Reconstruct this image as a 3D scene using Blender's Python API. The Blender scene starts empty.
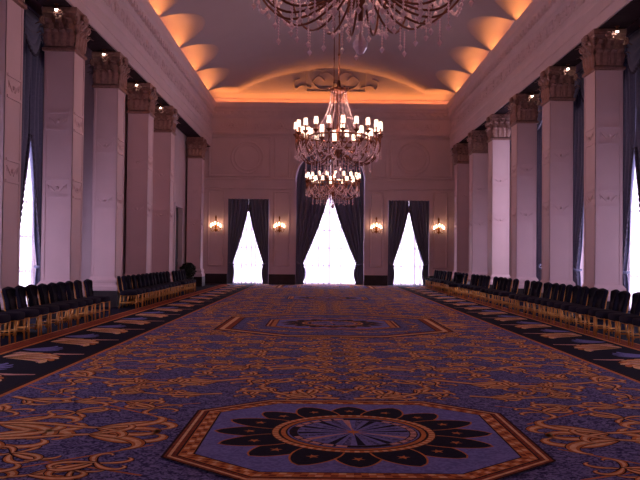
import bpy, math, random
from mathutils import Vector, Matrix

random.seed(7)
PI = math.pi
S = bpy.context.scene
COL = S.collection

# ------------------------------------------------------------------ camera, world, lights, exposure
F_PX = 770.0
cam_d = bpy.data.cameras.new('camera')
cam = bpy.data.objects.new('camera', cam_d)
COL.objects.link(cam)
cam_d.sensor_width = 36.0
cam_d.lens = F_PX / 640.0 * 36.0
cam_d.clip_end = 200
ROLL = 0.0105
PITCH = math.atan(17.0 / F_PX)
cam.matrix_world = (Matrix.Translation((0, 0, 1.5)) @ Matrix.Rotation(PI / 2 + PITCH, 4, 'X')
                    @ Matrix.Rotation(ROLL, 4, 'Z'))
S.camera = cam

world = bpy.data.worlds.new('world')
S.world = world
world.use_nodes = True
world.node_tree.nodes['Background'].inputs[0].default_value = (0.55, 0.45, 0.75, 1)
world.node_tree.nodes['Background'].inputs[1].default_value = 0.25

vs = S.view_settings
vs.view_transform = 'Standard'
vs.look = 'None'
vs.gamma = 1
vs.exposure = 0.32
vs.use_curve_mapping = False
S.cycles.use_denoising = True
S.cycles.max_bounces = 6
S.cycles.diffuse_bounces = 4
S.cycles.transparent_max_bounces = 12
S.cycles.sample_clamp_indirect = 4.0
S.cycles.caustics_reflective = False
S.cycles.caustics_refractive = False

# room measures (metres, y runs away from the camera)
YB = 41.0            # end wall
YF = -4.0            # wall behind the camera
LF, RF = -5.8, 6.85  # room-side faces of the columns
LO, RO = -7.9, 9.0   # outer window walls
LIPL, LIPR = -5.6, 6.65
CX = 0.525
CAP0, CAP1 = 6.25, 7.28
ENT0, ENT1 = 7.33, 9.68
COLZ = dict(w=0.70, d=0.82)
LEFT_COLS = [14.05, 17.93, 21.85, 25.75, 29.65, 37.45]
RIGHT_COLS = [15.3, 19.18, 22.97, 26.84, 30.67, 34.6, 38.5]
LEFT_WIN = [4.7, 8.6, 12.5, 16.4, 20.3]  # the nearest ones are unseen, added to bring daylight onto the near carpet
RIGHT_WIN = [5.9, 9.8, 13.7, 17.6, 21.5, 25.3, 29.2, 33.0]  # here too the nearest are unseen additions that light the near carpet
LEFT_SOLID = 22.3    # from here on the left bays are closed
WALL_IN = -6.6

DAY = (0.92, 0.78, 1.0)
WARM = (1.0, 0.58, 0.46)
COVE = (1.0, 0.34, 0.075)
DAY_STRENGTH = 3.0
SHADE_STRENGTH = 1.7
BULB_W = 13.0           # watts of each chandelier bulb
COVE_W = 7.8        # watts per metre of cove lamp


def area(name, loc, rot, sx, sy, power, color):
    d = bpy.data.lights.new(name, 'AREA')
    d.shape = 'RECTANGLE'
    d.size, d.size_y = sx, sy
    d.energy = power
    d.color = color
    o = bpy.data.objects.new(name, d)
    o.location = loc
    o.rotation_euler = rot
    COL.objects.link(o)
    return o


# cove lamps lying in the trough behind the cornice (area light points to -Z, so turn it up)
_len = YB - 0.8 - YF
TILT = math.radians(62)
area('cove_lamp', (LIPL - 0.20, (YB + YF) / 2, 9.60), (PI, TILT, 0), 0.07, _len, COVE_W * _len, COVE)
area('cove_lamp', (LIPR + 0.20, (YB + YF) / 2, 9.60), (PI, -TILT, 0), 0.07, _len, COVE_W * _len, COVE)
area('cove_lamp', (CX, YB - 0.17, 9.60), (PI + TILT, 0, 0), 12.0, 0.07, COVE_W * 1.3 * 12.0, COVE)


# ------------------------------------------------------------------ materials
def mat(name, col, rough=0.6, metal=0.0, var=0.0, scale=8.0, bump=0.0, bscale=60.0, emit=None, estr=0.0,
        spec=0.5, trans=0.0, sheen=0.0):
    m = bpy.data.materials.new(name)
    m.use_nodes = True
    nt = m.node_tree
    b = nt.nodes['Principled BSDF']
    b.inputs['Base Color'].default_value = (*col, 1)
    b.inputs['Roughness'].default_value = rough
    b.inputs['Metallic'].default_value = metal
    b.inputs['Specular IOR Level'].default_value = spec
    b.inputs['Transmission Weight'].default_value = trans
    b.inputs['Sheen Weight'].default_value = sheen
    tc = None
    if var > 0:
        tc = nt.nodes.new('ShaderNodeTexCoord')
        n = nt.nodes.new('ShaderNodeTexNoise')
        n.inputs['Scale'].default_value = scale
        n.inputs['Detail'].default_value = 4
        nt.links.new(tc.outputs['Object'], n.inputs['Vector'])
        r = nt.nodes.new('ShaderNodeValToRGB')
        r.color_ramp.elements[0].position = 0.3
        r.color_ramp.elements[1].position = 0.7
        r.color_ramp.elements[0].color = (*[c * (1 - var) for c in col], 1)
        r.color_ramp.elements[1].color = (*[min(1, c * (1 + var)) for c in col], 1)
        nt.links.new(n.outputs['Fac'], r.inputs['Fac'])
        nt.links.new(r.outputs['Color'], b.inputs['Base Color'])
    if bump > 0:
        tc = tc or nt.nodes.new('ShaderNodeTexCoord')
        n2 = nt.nodes.new('ShaderNodeTexNoise')
        n2.inputs['Scale'].default_value = bscale
        nt.links.new(tc.outputs['Object'], n2.inputs['Vector'])
        bp = nt.nodes.new('ShaderNodeBump')
        bp.inputs['Strength'].default_value = bump
        bp.inputs['Distance'].default_value = 0.01
        nt.links.new(n2.outputs['Fac'], bp.inputs['Height'])
        nt.links.new(bp.outputs['Normal'], b.inputs['Normal'])
    if emit:
        b.inputs['Emission Color'].default_value = (*emit, 1)
        b.inputs['Emission Strength'].default_value = estr
    return m


def srgb(r, g, b):
    f = lambda c: (c / 255 / 12.92) if c / 255 <= 0.04045 else ((c / 255 + 0.055) / 1.055) ** 2.4
    return (f(r), f(g), f(b))


M = {}
M['wall'] = mat('plaster', srgb(218, 196, 204), 0.65, var=0.04, scale=1.5, bump=0.1, bscale=25)
M['pier'] = mat('painted_plaster', srgb(222, 192, 200), 0.6, var=0.03, scale=2.0)
M['ceil'] = mat('ceiling_paint', srgb(176, 160, 168), 0.75, var=0.03, scale=0.8)
M['capital'] = mat('aged_gilt_plaster', srgb(158, 120, 114), 0.36, 0.25, var=0.25, scale=14)
M['soffit'] = mat('soffit_painted_shade', srgb(58, 45, 52), 0.95, var=0.2, spec=0.05)  # dark colour stands in for the shade under the entablature
M['plinth'] = mat('dark_marble', srgb(38, 27, 34), 0.3, var=0.5, scale=5)
M['drape'] = mat('blue_grey_velvet', srgb(104, 108, 138), 0.85, var=0.12, scale=20, sheen=0.3)
M['fringe'] = mat('fringe_yarn', srgb(88, 84, 104), 0.8, var=0.2, scale=40)
M['frame'] = mat('window_paint', srgb(180, 165, 175), 0.5, var=0.03)
M['door'] = mat('dark_door', srgb(52, 50, 62), 0.45, var=0.15, scale=6)
M['brass'] = mat('brass', srgb(150, 92, 48), 0.32, 0.9, var=0.2, scale=30)
M['bronze'] = mat('dark_bronze', srgb(128, 76, 58), 0.35, 0.7, var=0.2, scale=25)
M['navy'] = mat('navy_fabric', srgb(36, 33, 52), 0.9, var=0.2, scale=60, spec=0.2)
M['gold'] = mat('gold_tube', srgb(216, 150, 76), 0.32, 0.6, var=0.1, scale=20)
M['crystal'] = mat('crystal', srgb(250, 216, 224), 0.10, 0.0, spec=1.0, var=0.02)
M['shade'] = mat('lamp_shade', srgb(240, 225, 200), 0.7, emit=(1.0, 0.70, 0.54), estr=SHADE_STRENGTH)
M['flame'] = mat('lit_bulb', srgb(240, 215, 190), 0.6, emit=(1.0, 0.56, 0.30), estr=12.0)
M['spot'] = mat('lit_spotlight', srgb(240, 225, 210), 0.6, emit=(1.0, 0.82, 0.66), estr=16.0)
M['leaf'] = mat('dark_leaf', srgb(34, 44, 34), 0.5, var=0.3, scale=12)
M['pot'] = mat('dark_pot', srgb(36, 30, 34), 0.4, var=0.2)
M['pane'] = mat('daylit_pane', srgb(230, 228, 240), 0.3, emit=DAY, estr=DAY_STRENGTH)


def sheer_mat():
    m = bpy.data.materials.new('sheer_voile')
    m.use_nodes = True
    nt = m.node_tree
    nt.nodes.clear()
    out = nt.nodes.new('ShaderNodeOutputMaterial')
    tr = nt.nodes.new('ShaderNodeBsdfTransparent')
    tl = nt.nodes.new('ShaderNodeBsdfTranslucent')
    tl.inputs['Color'].default_value = (0.86, 0.82, 0.9, 1)
    mix = nt.nodes.new('ShaderNodeMixShader')
    tc = nt.nodes.new('ShaderNodeTexCoord')
    n = nt.nodes.new('ShaderNodeTexNoise')
    n.inputs['Scale'].default_value = 30
    mr = nt.nodes.new('ShaderNodeMapRange')
    mr.inputs['To Min'].default_value = 0.5
    mr.inputs['To Max'].default_value = 0.7
    nt.links.new(tc.outputs['Object'], n.inputs['Vector'])
    nt.links.new(n.outputs['Fac'], mr.inputs['Value'])
    # gathered pleats: narrow vertical bands where the voile lies several layers thick
    dot = nt.nodes.new('ShaderNodeVectorMath')
    dot.operation = 'DOT_PRODUCT'
    dot.inputs[1].default_value = (1, 1, 0)
    nt.links.new(tc.outputs['Object'], dot.inputs[0])
    pn = nt.nodes.new('ShaderNodeTexNoise')
    pn.noise_dimensions = '1D'
    pn.inputs['Scale'].default_value = 7.0
    pn.inputs['Detail'].default_value = 1.0
    nt.links.new(dot.outputs['Value'], pn.inputs['W'])
    pr = nt.nodes.new('ShaderNodeValToRGB')
    pr.color_ramp.elements[0].position = 0.60
    pr.color_ramp.elements[0].color = (0, 0, 0, 1)
    pr.color_ramp.elements[1].position = 0.70
    pr.color_ramp.elements[1].color = (1, 1, 1, 1)
    nt.links.new(pn.outputs['Fac'], pr.inputs['Fac'])
    mx = nt.nodes.new('ShaderNodeMath')
    mx.operation = 'MULTIPLY_ADD'
    mx.inputs[1].default_value = 0.36
    mx.use_clamp = True
    nt.links.new(pr.outputs['Color'], mx.inputs[0])
    nt.links.new(mr.outputs['Result'], mx.inputs[2])
    nt.links.new(mx.outputs[0], mix.inputs['Fac'])
    cm = nt.nodes.new('ShaderNodeMix')
    cm.data_type = 'RGBA'
    cm.inputs['A'].default_value = (0.86, 0.82, 0.9, 1)
    cm.inputs['B'].default_value = (0.34, 0.30, 0.42, 1)
    nt.links.new(pr.outputs['Color'], cm.inputs['Factor'])
    nt.links.new(cm.outputs['Result'], tl.inputs['Color'])
    nt.links.new(tr.outputs[0], mix.inputs[1])
    nt.links.new(tl.outputs[0], mix.inputs[2])
    nt.links.new(mix.outputs[0], out.inputs[0])
    return m


M['sheer'] = sheer_mat()


def carpet_mat(name, col, dark, scale, lo=0.42, hi=0.58):
    """Wool pile with a fine worm-like mottle."""
    m = bpy.data.materials.new(name)
    m.use_nodes = True
    nt = m.node_tree
    b = nt.nodes['Principled BSDF']
    b.inputs['Roughness'].default_value = 0.95
    b.inputs['Specular IOR Level'].default_value = 0.08
    b.inputs['Sheen Weight'].default_value = 0.0
    tc = nt.nodes.new('ShaderNodeTexCoord')
    n = nt.nodes.new('ShaderNodeTexNoise')
    n.inputs['Scale'].default_value = scale
    n.inputs['Detail'].default_value = 3
    n.inputs['Distortion'].default_value = 1.6
    r = nt.nodes.new('ShaderNodeValToRGB')
    r.color_ramp.elements[0].position = lo
    r.color_ramp.elements[1].position = hi
    r.color_ramp.elements[0].color = (*dark, 1)
    r.color_ramp.elements[1].color = (*col, 1)
    nt.links.new(tc.outputs['Object'], n.inputs['Vector'])
    nt.links.new(n.outputs['Fac'], r.inputs['Fac'])
    nt.links.new(r.outputs['Color'], b.inputs['Base Color'])
    return m


CARPET = [
    carpet_mat('carpet_blue', srgb(136, 132, 188), srgb(58, 54, 102), 22.0),        # 0 field
    carpet_mat('carpet_navy', srgb(32, 30, 54), srgb(24, 22, 40), 30.0),           # 1 navy band
    carpet_mat('carpet_outline', srgb(64, 34, 34), srgb(42, 24, 30), 30.0),        # 2 dark outline
    carpet_mat('carpet_gold', srgb(222, 136, 78), srgb(200, 118, 66), 9.0),         # 3 gold
    carpet_mat('carpet_pale_gold', srgb(250, 206, 158), srgb(234, 180, 130), 14.0),  # 4 highlight
    carpet_mat('carpet_lavender', srgb(136, 136, 204), srgb(112, 112, 178), 18.0),  # 5 medallion ground
    carpet_mat('carpet_rust', srgb(160, 76, 48), srgb(126, 58, 42), 12.0),         # 6 rust
    carpet_mat('carpet_rose', srgb(236, 180, 168), srgb(206, 148, 138), 14.0),     # 7 pale rose
]


# ------------------------------------------------------------------ mesh helpers
class MB:
    def __init__(s):
        s.v, s.f, s.m = [], [], []

    def add(s, vs, fs, mi=0):
        o = len(s.v)
        s.v += [tuple(p) for p in vs]
        s.f += [tuple(i + o for i in f) for f in fs]
        s.m += [mi] * len(fs)

    def box(s, x0, x1, y0, y1, z0, z1, mi=0):
        s.add([(x0, y0, z0), (x1, y0, z0), (x1, y1, z0), (x0, y1, z0),
               (x0, y0, z1), (x1, y0, z1), (x1, y1, z1), (x0, y1, z1)],
              [(0, 3, 2, 1), (4, 5, 6, 7), (0, 1, 5, 4), (1, 2, 6, 5), (2, 3, 7, 6), (3, 0, 4, 7)], mi)

    def lathe(s, prof, n=16, c=(0, 0), mi=0, cap=True):
        vs, fs = [], []
        for r, z in prof:
            for k in range(n):
                a = 2 * PI * k / n
                vs.append((c[0] + r * math.cos(a), c[1] + r * math.sin(a), z))
        for i in range(len(prof) - 1):
            for k in range(n):
                k2 = (k + 1) % n
                fs.append((i * n + k, i * n + k2, (i + 1) * n + k2, (i + 1) * n + k))
        if cap:
            fs.append(tuple(range(n - 1, -1, -1)))
            o = (len(prof) - 1) * n
            fs.append(tuple(o + k for k in range(n)))
        s.add(vs, fs, mi)

    def square_lathe(s, prof, cx, cy, hx, hy, mi=0, cap=True):
        """Rectangular rings: prof is (offset, z) added to the half sizes."""
        vs, fs = [], []
        for o, z in prof:
            vs += [(cx - hx - o, cy - hy - o, z), (cx + hx + o, cy - hy - o, z),
                   (cx + hx + o, cy + hy + o, z), (cx - hx - o, cy + hy + o, z)]
        for i in range(len(prof) - 1):
            for k in range(4):
                k2 = (k + 1) % 4
                fs.append((i * 4 + k, i * 4 + k2, i * 4 + 4 + k2, i * 4 + 4 + k))
        if cap:
            fs.append((3, 2, 1, 0))
            o = (len(prof) - 1) * 4
            fs.append((o, o + 1, o + 2, o + 3))
        s.add(vs, fs, mi)

    def tube(s, pts, r, n=6, mi=0, closed=False):
        pts = [Vector(p) for p in pts]
        rad = r if isinstance(r, (list, tuple)) else [r] * len(pts)
        vs, fs = [], []
        N = len(pts)
        up = None
        for i, p in enumerate(pts):
            if closed:
                t = pts[(i + 1) % N] - pts[i - 1]
            else:
                t = pts[min(i + 1, N - 1)] - pts[max(i - 1, 0)]
            if t.length < 1e-9:
                t = Vector((0, 0, 1))
            t.normalize()
            if up is None:
                up = Vector((0, 0, 1)) if abs(t.z) < 0.9 else Vector((1, 0, 0))
            a = t.cross(up)
            if a.length < 1e-6:
                a = t.orthogonal()
            a.normalize()
            b = a.cross(t).normalized()
            up = b
            for k in range(n):
                an = 2 * PI * k / n
                vs.append(p + (a * math.cos(an) + b * math.sin(an)) * rad[i])
        rng = N if closed else N - 1
        for i in range(rng):
            j = (i + 1) % N
            for k in range(n):
                k2 = (k + 1) % n
                fs.append((i * n + k, i * n + k2, j * n + k2, j * n + k))
        if not closed:
            fs.append(tuple(range(n - 1, -1, -1)))
            fs.append(tuple((N - 1) * n + k for k in range(n)))
        s.add(vs, fs, mi)

    def ball(s, c, r, n=8, m=5, mi=0, sz=1.0):
        prof = []
        for i in range(m + 1):
            a = -PI / 2 + PI * i / m
            prof.append((max(0.001, r * math.cos(a)), c[2] + r * sz * math.sin(a)))
        s.lathe(prof, n, (c[0], c[1]), mi, cap=False)

    def gem(s, c, r, sz=1.0, mi=0):
        x, y, z = c
        s.add([(x + r, y, z), (x, y + r, z), (x - r, y, z), (x, y - r, z), (x, y, z + r * sz), (x, y, z - r * sz)],
              [(0, 1, 4), (1, 2, 4), (2, 3, 4), (3, 0, 4), (1, 0, 5), (2, 1, 5), (3, 2, 5), (0, 3, 5)], mi)

    def grid(s, P, mi=0):
        """P: rows of points."""
        R, C = len(P), len(P[0])
        vs = [p for row in P for p in row]
        fs = [(i * C + j, i * C + j + 1, (i + 1) * C + j + 1, (i + 1) * C + j)
              for i in range(R - 1) for j in range(C - 1)]
        s.add(vs, fs, mi)

    def merge(s, other, fn=lambda p: p):
        o = len(s.v)
        s.v += [tuple(fn(p)) for p in other.v]
        s.f += [tuple(i + o for i in f) for f in other.f]
        s.m += other.m

    def mesh(s, name, mats, smooth=False):
        me = bpy.data.meshes.new(name)
        me.from_pydata(s.v, [], s.f)
        for m_ in (mats if isinstance(mats, (list, tuple)) else [mats]):
            me.materials.append(m_)
        me.polygons.foreach_set('material_index', s.m)
        if smooth:
            me.polygons.foreach_set('use_smooth', [True] * len(me.polygons))
        me.update()
        return me

    def build(s, name, mats, parent=None, smooth=False, loc=None):
        o = bpy.data.objects.new(name, s.mesh(name, mats, smooth))
        COL.objects.link(o)
        if parent:
            o.parent = parent
        if loc:
            o.location = loc
        return o


def struct(o):
    o['kind'] = 'structure'
    return o


def tag(o, label, cat, group=None):
    o['label'] = label
    o['category'] = cat
    if group:
        o['group'] = group
    return o


def empty(name, loc, rz=0.0):
    o = bpy.data.objects.new(name, None)
    o.location = loc
    o.rotation_euler = (0, 0, rz)
    o.empty_display_size = 0.2
    COL.objects.link(o)
    return o


def part(name, me, parent, loc=(0, 0, 0), rz=0.0):
    o = bpy.data.objects.new(name, me)
    COL.objects.link(o)
    o.parent = parent
    o.location = loc
    o.rotation_euler = (0, 0, rz)
    return o


def copy_tree(o, parent=None):
    c = o.copy()
    COL.objects.link(c)
    if parent:
        c.parent = parent
    for ch in o.children:
        copy_tree(ch, c)
    return c


def crom(pts, sub=6):
    """Catmull-Rom through the points (any dimension)."""
    pts = [tuple(p) for p in pts]
    P = [pts[0]] + pts + [pts[-1]]
    out = []
    for i in range(1, len(P) - 2):
        for k in range(sub):
            t = k / sub
            out.append(tuple(0.5 * ((2 * b) + (c - a) * t + (2 * a - 5 * b + 4 * c - d) * t * t
                                    + (3 * b - a - 3 * c + d) * t ** 3)
                             for a, b, c, d in zip(P[i - 1], P[i], P[i + 1], P[i + 2])))
    out.append(pts[-1])
    return out


def string_of(m, pts, r, thin=0.003):
    """Beads on a thread: one skin that swells at every bead."""
    P, R = [], []
    for a, b_ in zip(pts, pts[1:]):
        for t, rr in ((0.0, r), (0.3, r * 0.75), (0.5, thin), (0.7, r * 0.75)):
            P.append(tuple(a[k] + (b_[k] - a[k]) * t for k in range(3)))
            R.append(rr)
    P.append(pts[-1])
    R.append(r)
    m.tube(P, R, 5)


# ------------------------------------------------------------------ floor: patterned wall-to-wall carpet
CAR = MB()
CU = 0.30                       # axis of the carpet pattern
LAY = 0.00015


def wpt(u, v, layer):
    return (CU + u, v, layer * LAY)


def quad(u0, u1, v0, v1, mi, layer):
    CAR.add([wpt(u0, v0, layer), wpt(u1, v0, layer), wpt(u1, v1, layer), wpt(u0, v1, layer)], [(0, 1, 2, 3)], mi)


def poly(pts, mi, layer):
    CAR.add([wpt(u, v, layer) for u, v in pts], [tuple(range(len(pts)))], mi)


def ring(c, r0, r1, mi, layer, n=48):
    vs = []
    for k in range(n):
        a = 2 * PI * k / n
        vs += [wpt(c[0] + r0 * math.cos(a), c[1] + r0 * math.sin(a), layer),
               wpt(c[0] + r1 * math.cos(a), c[1] + r1 * math.sin(a), layer)]
    CAR.add(vs, [(2 * k, 2 * k + 1, (2 * k + 3) % (2 * n), (2 * k + 2) % (2 * n)) for k in range(n)], mi)


def octo(c, ax, ay, kx, ky):
    """Octagon: half sizes ax, ay and half lengths kx, ky of the straight sides."""
    return [(c[0] + x, c[1] + y) for x, y in
            [(ax, -ky), (ax, ky), (kx, ay), (-kx, ay), (-ax, ky), (-ax, -ky), (-kx, -ay), (kx, -ay)]]


def oband(c, o, i, mi, layer):
    A, B = octo(c, *o), octo(c, *i)
    for k in range(8):
        k2 = (k + 1) % 8
        poly([A[k], A[k2], B[k2], B[k]], mi, layer)


def strip(path, wfn, mi, layer, mirror):
    n = len(path)
    L, R = [], []
    for i, (x, y) in enumerate(path):
        a, b = path[max(0, i - 1)], path[min(n - 1, i + 1)]
        dx, dy = b[0] - a[0], b[1] - a[1]
        d = math.hypot(dx, dy) or 1
        w = wfn(i / (n - 1)) / 2
        L.append((x - dy / d * w, y + dx / d * w))
        R.append((x + dy / d * w, y - dx / d * w))
    for su, sv, ou, ov in mirror:
        vs = [wpt(ou + su * u, ov + sv * v, layer) for u, v in L] + \
             [wpt(ou + su * u, ov + sv * v, layer) for u, v in R]
        fl = su * sv > 0
        fs = []
        for i in range(n - 1):
            q = (i, i + n, i + n + 1, i + 1)
            fs.append(q if fl else q[::-1])
        CAR.add(vs, fs, mi)


def ornament(path, wfn, mirror, base=3, hi=4, lift=0):
    strip(path, lambda t: wfn(t) + 0.03 * (1 - 0.55 * t), 2, 2 + lift, mirror)
    strip(path, wfn, base, 3 + lift, mirror)
    strip(path, lambda t: wfn(t) * 0.45, hi, 4 + lift, mirror)


def curl_path(x, y, ang, size, turn, n=15):
    pts = [(x, y)]
    step = size / n
    for i in range(n):
        t = i / n
        ang += turn * (0.05 + 0.9 * t ** 2.2)
        x += math.cos(ang) * step
        y += math.sin(ang) * step
        pts.append((x, y))
    return pts


def curl(x, y, ang, size, turn, mirror, lift=0):
    w = size * 0.10
    ornament(curl_path(x, y, ang, size, turn), lambda t: w * (0.35 + 1.1 * math.sin(PI * min(1, t * 1.02)) ** 0.8
                                                              ), mirror, lift=lift)


def acanthus(pts, mirror, w=0.10, leaf=0.5, n=5, first=1, lift=0, tip=True):
    path = crom(pts, 7)
    ornament(path, lambda t: w * (1.05 - 0.6 * t), mirror, lift=lift + 12)
    N = len(path)
    side = first
    q = 0
    for k in range(n):
        i = int((k + 0.6) / (n + 0.2) * (N - 1))
        a, b = path[max(0, i - 1)], path[min(N - 1, i + 1)]
        ang = math.atan2(b[1] - a[1], b[0] - a[0])
        sz = leaf * (1.1 - 0.35 * k / max(1, n))
        for da, f, tr in ((0.95, 1.0, -0.75), (0.40, 0.9, 0.55), (-0.70, 0.85, 0.72), (-0.25, 0.6, -0.5)):
            curl(path[i][0], path[i][1], ang + side * da, sz * f, side * tr, mirror, lift + 3 * (q % 9))
            q += 1
        side = -side
    e = path[-1]
    for q in range(5 if tip else 0):
        curl(e[0], e[1], q * 2 * PI / 5 + 0.3, leaf * 0.42, 0.4, mirror, lift + 3 * q)


# base field and side bands
quad(-10, 10, YF, YB, 1, 0)
quad(-3.65, 3.65, YF, YB, 0, 1)
for s_ in (-1, 1):
    for a, b, mi in ((3.62, 3.68, 3), (3.70, 3.74, 2), (5.02, 5.10, 3), (5.12, 5.36, 6), (5.38, 5.43, 3)):
        quad(min(s_ * a, s_ * b), max(s_ * a, s_ * b), YF, YB, mi, 2)

PITCHV = 10.75
MEDS = [6.58 + PITCHV * k for k in range(-1, 4)]
mir = [(su, sv, 0, mv) for mv in MEDS for su in (-1, 1) for sv in (-1, 1)]
acanthus([(3.6, 0.16), (2.9, 0.30), (2.3, 0.14), (1.65, 0.04)], mir, 0.11, 1.0, 2, tip=False)
acanthus([(3.5, 1.55), (3.0, 1.25), (2.5, 1.4), (2.0, 1.2)], mir, 0.08, 0.62, 3, -1)
acanthus([(0.08, 1.62), (0.6, 1.78), (0.95, 2.3), (0.7, 2.9), (0.25, 3.0)], mir, 0.10, 0.58, 4)
acanthus([(1.35, 1.85), (1.9, 1.75), (2.5, 2.05), (2.2, 2.35)], mir, 0.08, 0.5, 3)
acanthus([(1.1, 2.95), (1.9, 2.55), (2.8, 2.75), (3.4, 3.2), (3.0, 3.55), (2.6, 3.3)], mir, 0.11, 0.72, 5)
acanthus([(0.1, 3.6), (0.9, 3.95), (1.6, 3.65), (2.0, 4.1), (1.6, 4.4)], mir, 0.09, 0.62, 4, -1)
acanthus([(2.2, 4.05), (2.9, 4.4), (3.4, 4.15), (3.45, 4.75)], mir, 0.09, 0.6, 3)
acanthus([(0.1, 4.45), (0.6, 4.85), (1.3, 4.95), (1.8, 5.2)], mir, 0.09, 0.58, 4)
acanthus([(2.0, 5.25), (2.7, 4.95), (3.4, 5.3)], mir, 0.09, 0.6, 3, -1)
rs = random.Random(11)


def sprig(u, v, size, ang, mirror):
    for q, (da, f, tr) in enumerate(((0, 1.0, 0.5), (0.7, 0.9, -0.7), (-0.7, 0.9, 0.7), (1.5, 0.8, 0.8), (-1.5, 0.8, -0.8),
                                     (2.6, 0.7, 0.6))):
        curl(u, v, ang + da, size * f, tr, mirror, 3 * ((q + int(u * 3)) % 9))


for iu in range(5):
    for iv in range(6):
        u, v = 0.42 + iu * 0.70 + rs.uniform(-0.14, 0.14), 1.85 + iv * 0.64 + rs.uniform(-0.14, 0.14)
        if u < 3.35:
            sprig(u, v, rs.uniform(0.34, 0.5), rs.uniform(0.6, 2.6), mir)
for v in (2.15, 2.8, 3.45, 4.1, 4.7, 5.25):
    sprig(0.14, v, 0.44, 1.0 + 0.3 * (v % 1), mir)
for u, v in ((1.9, 1.0), (2.6, 0.75), (3.3, 0.8)):
    sprig(u, v, 0.5, rs.uniform(0.4, 2.4), mir)
for a, b in (((1.6, 0.45), (3.6, 2.2)), ((1.5, 1.3), (3.6, 0.35)), ((0.6, 3.3), (3.6, 2.3)), ((0.2, 4.2), (3.6, 3.8))):
    strip([a, b], lambda t: 0.028, 3, 2, mir)

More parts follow.
